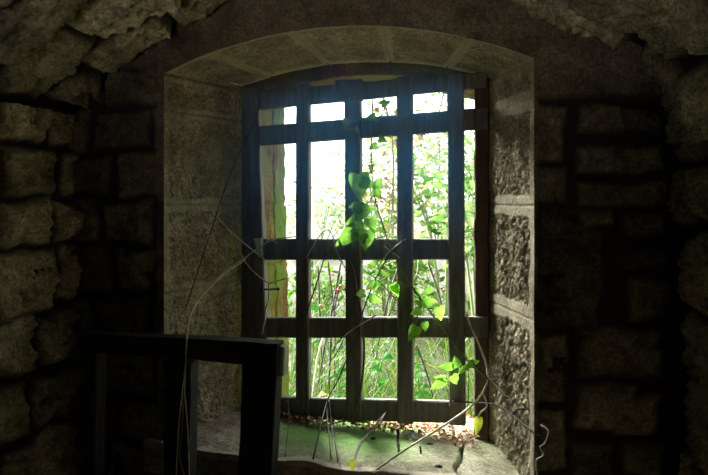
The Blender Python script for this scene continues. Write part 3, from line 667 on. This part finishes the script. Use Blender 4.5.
shrub('tall browning bush behind the third light from the left', gpos(392, 3.6), 3.6, 1.7, .30, 300, .07, M_FOLB, .7, 6)
shrub('green bush behind the grass outside the middle of the window', gpos(385, 3.2), 3.2, 0.75, .5, 420, .08, M_FOL, .55, 7)
shrub('low green bush outside behind the second light', gpos(325, 3.4), 3.4, .42, .36, 200, .07, M_FOL, .5, 5)
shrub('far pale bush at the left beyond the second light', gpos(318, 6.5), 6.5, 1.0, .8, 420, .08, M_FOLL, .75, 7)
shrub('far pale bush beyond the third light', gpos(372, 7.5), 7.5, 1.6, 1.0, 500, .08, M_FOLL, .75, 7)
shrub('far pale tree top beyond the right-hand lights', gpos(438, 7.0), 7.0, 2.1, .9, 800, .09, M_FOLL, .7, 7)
# overhanging twig at the top of the third and fourth light
def hanging(label, pts, nleaf, L, mat, tmean):
    P = [at(*p) for p in pts]; o = empty('hanging_branch', tuple(P[0]), label, 'branch', 'hanging branches outside'); mb = MB(); tube(mb, P, .005, 5, 8, .002); mb.build('stem', M_STEMB, o); mf = MB(); C_ = catmull(P, 10)
    for k in range(nleaf):
        p = C_[random.randrange(len(C_))] + rng.normal(size=3) * .035; leaf_quad(mf, p, L * random.uniform(.6, 1.3), min(1, max(0, random.gauss(tmean, .3))), .7)
    mf.build('foliage', mat, o)
hanging('brown-leaved twig hanging down outside the third light', [(383, 96, 1.0), (391, 130, 1.05), (393, 165, 1.1), (392, 205, 1.1), (389, 236, 1.1)], 55, .035, M_FOLB, .5)
hanging('green twig hanging at the top of the fourth light', [(446, 84, .95), (442, 100, .95), (438, 120, .95), (437, 142, .95)], 16, .04, M_WEED, .5)
def weed(label, u, y, h, n, L, mat=M_WEED):
    x = gpos(u, y); b = np.array([x, y, gz(x, y) - .02]); o = empty('broadleaf_weed', tuple(b), label, 'weed', 'broad-leaved weeds outside the window'); lean = np.array([random.uniform(-.08, .08), random.uniform(-.03, .05), 0])
    P = [b, b + lean * .5 + np.array([0, 0, h * .5]), b + lean * 1.5 + np.array([0, 0, h])]; mb = MB(); tube(mb, P, .004, 5, 8, .0015); mb.build('stem', M_STEMG, o)
    for k in range(n):
        f = .25 + .75 * k / max(1, n - 1); p = P[0] + (P[2] - P[0]) * f; a = k * 2.4; d = np.array([math.cos(a), math.sin(a), random.uniform(-.2, .45)]); up = np.array([random.uniform(-.3, .3), -.7, .8])
        V, Fc = leaf_geo(p, d, up, L * random.uniform(.7, 1.15), .8, .2, .3); t_ = random.random(); mesh('leaf', V, Fc, mat, o, True, {'tint': [t_] * len(V)})
weed('bright broad-leaved weed at the left edge of the second light, low down', 313, 1.05, .47, 9, .055)
weed('broad-leaved weed low in the right half of the second light', 338, 1.1, .37, 8, .05)
weed('tall weed rising behind the foot of the second light', 326, 1.35, .52, 8, .055)
weed('weed with bright leaves at the left of the third light under the lower rail', 368, .95, .44, 7, .05)
weed('broad-leaved weed low behind the fourth light', 427, .95, .36, 8, .055)
weed('weed standing up behind the fourth light above the lower rail', 424, 1.2, .64, 9, .06)
weed('weed behind the third light above the lower rail', 380, 1.3, .66, 9, .06)
weed('yellowing weed at the foot of the second light', 322, .85, .25, 6, .045, M_LEAFY)
def bramble(label, paths, berries):
    root = empty('bramble', tuple(at(*paths[0][-1])), label, 'bramble', 'brambles outside the window')
    for p in paths:
        mb = MB(); tube(mb, [at(*q) for q in p], .0047, 6, 8, .003, .5); mb.build('stem', M_STEMK if 'pale' not in label else M_STEMP, root, True)
    for (u, v, y, r) in berries:
        c = at(u, v, y); V = []; n, m = 8, 5
        for i in range(m + 1):
            for j in range(n): th, ph = math.pi * i / m, 2 * math.pi * j / n; V.append(c + r * np.array([math.sin(th) * math.cos(ph), math.sin(th) * math.sin(ph), math.cos(th)]))
        mesh('berry', V, [[i * n + j, i * n + (j + 1) % n, (i + 1) * n + (j + 1) % n, (i + 1) * n + j] for i in range(m) for j in range(n)], M_BERRY, root, True)
bramble('thorny stem with red berries at the right of the second light', [[(328, 262, 1.2), (331, 285, 1.2), (334, 312, 1.2), (335, 350, 1.2), (334, 392, 1.2)], [(342, 276, 1.2), (338, 292, 1.2), (334, 312, 1.2)]],
        [(336, 292, 1.19, .008), (338, 290, 1.19, .007), (341, 286, 1.19, .008), (333, 275, 1.19, .006), (342, 288, 1.19, .006)])
bramble('thorny stem with one orange berry at the left of the second light', [[(318, 268, 1.3), (319, 290, 1.3), (320, 320, 1.3), (322, 370, 1.3), (321, 398, 1.3)]], [(321, 306, 1.29, .009), (313, 297, 1.29, .006)])
bramble('bare thorny stem slanting up behind the third light', [[(398, 268, 1.4), (388, 300, 1.4), (378, 345, 1.4), (372, 395, 1.4)]], [])
bramble('bare thorny stem leaning behind the fourth light', [[(428, 262, 1.3), (436, 285, 1.3), (443, 310, 1.3), (452, 350, 1.3), (456, 395, 1.3)]], [(444, 290, 1.29, .006)])
bramble('dark thorny stem slanting across the lower second light', [[(341, 262, 1.15), (334, 300, 1.15), (325, 345, 1.15), (316, 395, 1.15)]], [])
bramble('dark thorny stem standing upright in the lower second light', [[(331, 336, 1.0), (330, 360, 1.0), (329, 380, 1.0), (330, 404, 1.0)], [(330, 362, 1.0), (338, 350, 1.0), (344, 338, 1.0)]], [])
bramble('dark thorny stem crossing low behind the fourth light', [[(416, 345, 1.05), (424, 365, 1.05), (430, 385, 1.05), (434, 404, 1.05)]], [])
bramble('pale dead stem standing in the lower second light', [[(323, 338, .95), (318, 356, .95), (315, 375, .95), (312, 400, .95)]], [])

# ------------------------------------------------------------------ light
w = bpy.data.worlds.new('World'); sc.world = w; w.use_nodes = True; t = w.node_tree; t.nodes.clear()
bg = t.nodes.new('ShaderNodeBackground'); wo = t.nodes.new('ShaderNodeOutputWorld'); t.links.new(bg.outputs[0], wo.inputs[0])
bg.inputs[0].default_value = (.90, .97, 1.0, 1); bg.inputs[1].default_value = 3.9
pl = bpy.data.lights.new('window_portal', 'AREA'); pl.shape = 'RECTANGLE'; pl.size = .86; pl.size_y = 1.3; pl.cycles.is_portal = True
po = link(bpy.data.objects.new('window_portal', pl)); po.location = (-.035, .675, 1.36); po.rotation_euler = (-math.pi / 2, 0, 0)

sl = bpy.data.lights.new('bright_sky', 'SUN'); sl.energy = 58.0; sl.angle = math.radians(50); sl.color = (1.0, .97, .88)
so = link(bpy.data.objects.new('bright_sky', sl)); so.location = (-3, 4, 4)
az, el = math.radians(50), math.radians(30)
so.rotation_euler = Vector((math.sin(az) * math.cos(el), -math.cos(az) * math.cos(el), -math.sin(el))).to_track_quat('-Z', 'Y').to_euler()
dl = bpy.data.lights.new('vault_fill', 'SPOT'); dl.energy = 62.0; dl.color = (1.0, .93, .80); dl.spot_size = math.radians(50); dl.spot_blend = 1.0; dl.shadow_soft_size = .35  # unseen fill spot added to brighten the vault; there is no entrance
do = link(bpy.data.objects.new('vault_fill', dl)); do.location = (-.3, -2.9, 1.1)
do.rotation_euler = (Vector((.0, -.35, 2.6)) - do.location).to_track_quat('-Z', 'Y').to_euler()

hz = bpy.data.materials.new('bloom scatter'); hz.use_nodes = True; t = hz.node_tree; t.nodes.clear()  # scatter volume added to imitate lens bloom round the bright lights
vo = t.nodes.new('ShaderNodeVolumeScatter'); mo = t.nodes.new('ShaderNodeOutputMaterial'); t.links.new(vo.outputs[0], mo.inputs['Volume'])
vo.inputs['Color'].default_value = (.08, .46, .95, 1); vo.inputs['Anisotropy'].default_value = .90
sx = t.nodes.new('ShaderNodeSeparateXYZ'); t.links.new(coords(t), sx.inputs[0]); mr = t.nodes.new('ShaderNodeMapRange'); mr.interpolation_type = 'SMOOTHSTEP'
for k_, v_ in zip((1, 2, 3, 4), (1.30, 1.95, .004, .28)): mr.inputs[k_].default_value = v_
t.links.new(sx.outputs[2], mr.inputs[0]); t.links.new(mr.outputs[0], vo.inputs['Density'])
x0, x1, y0, y1, z0, z1 = -.42, .33, -.9, .29, .82, 1.93
V = [(x, y, z) for x in (x0, x1) for y in (y0, y1) for z in (z0, z1)]
o = mesh('bloom_haze', V, [[0, 1, 3, 2], [4, 6, 7, 5], [0, 4, 5, 1], [2, 3, 7, 6], [0, 2, 6, 4], [1, 5, 7, 3]], hz)
tag(o, 'thin bluish volume added to imitate lens bloom before the window', 'bloom_haze', kind='stuff')

# ------------------------------------------------------------------ camera
cd = bpy.data.cameras.new('Camera'); cam = link(bpy.data.objects.new('Camera', cd)); cd.sensor_width = 36; cd.lens = 36 * F / 708
cam.location = tuple(EYE); cam.rotation_euler = (math.pi / 2, 0, math.radians(12)); cd.shift_y = -(237.5 - H) / 708; cd.clip_start = .02
sc.camera = cam
for o in bpy.data.objects:
    if '_w' in o: del o['_w']
vs = sc.view_settings; vs.view_transform = 'Standard'; vs.look = 'None'; vs.exposure = 0.0; vs.gamma = 1.0; vs.use_curve_mapping = False
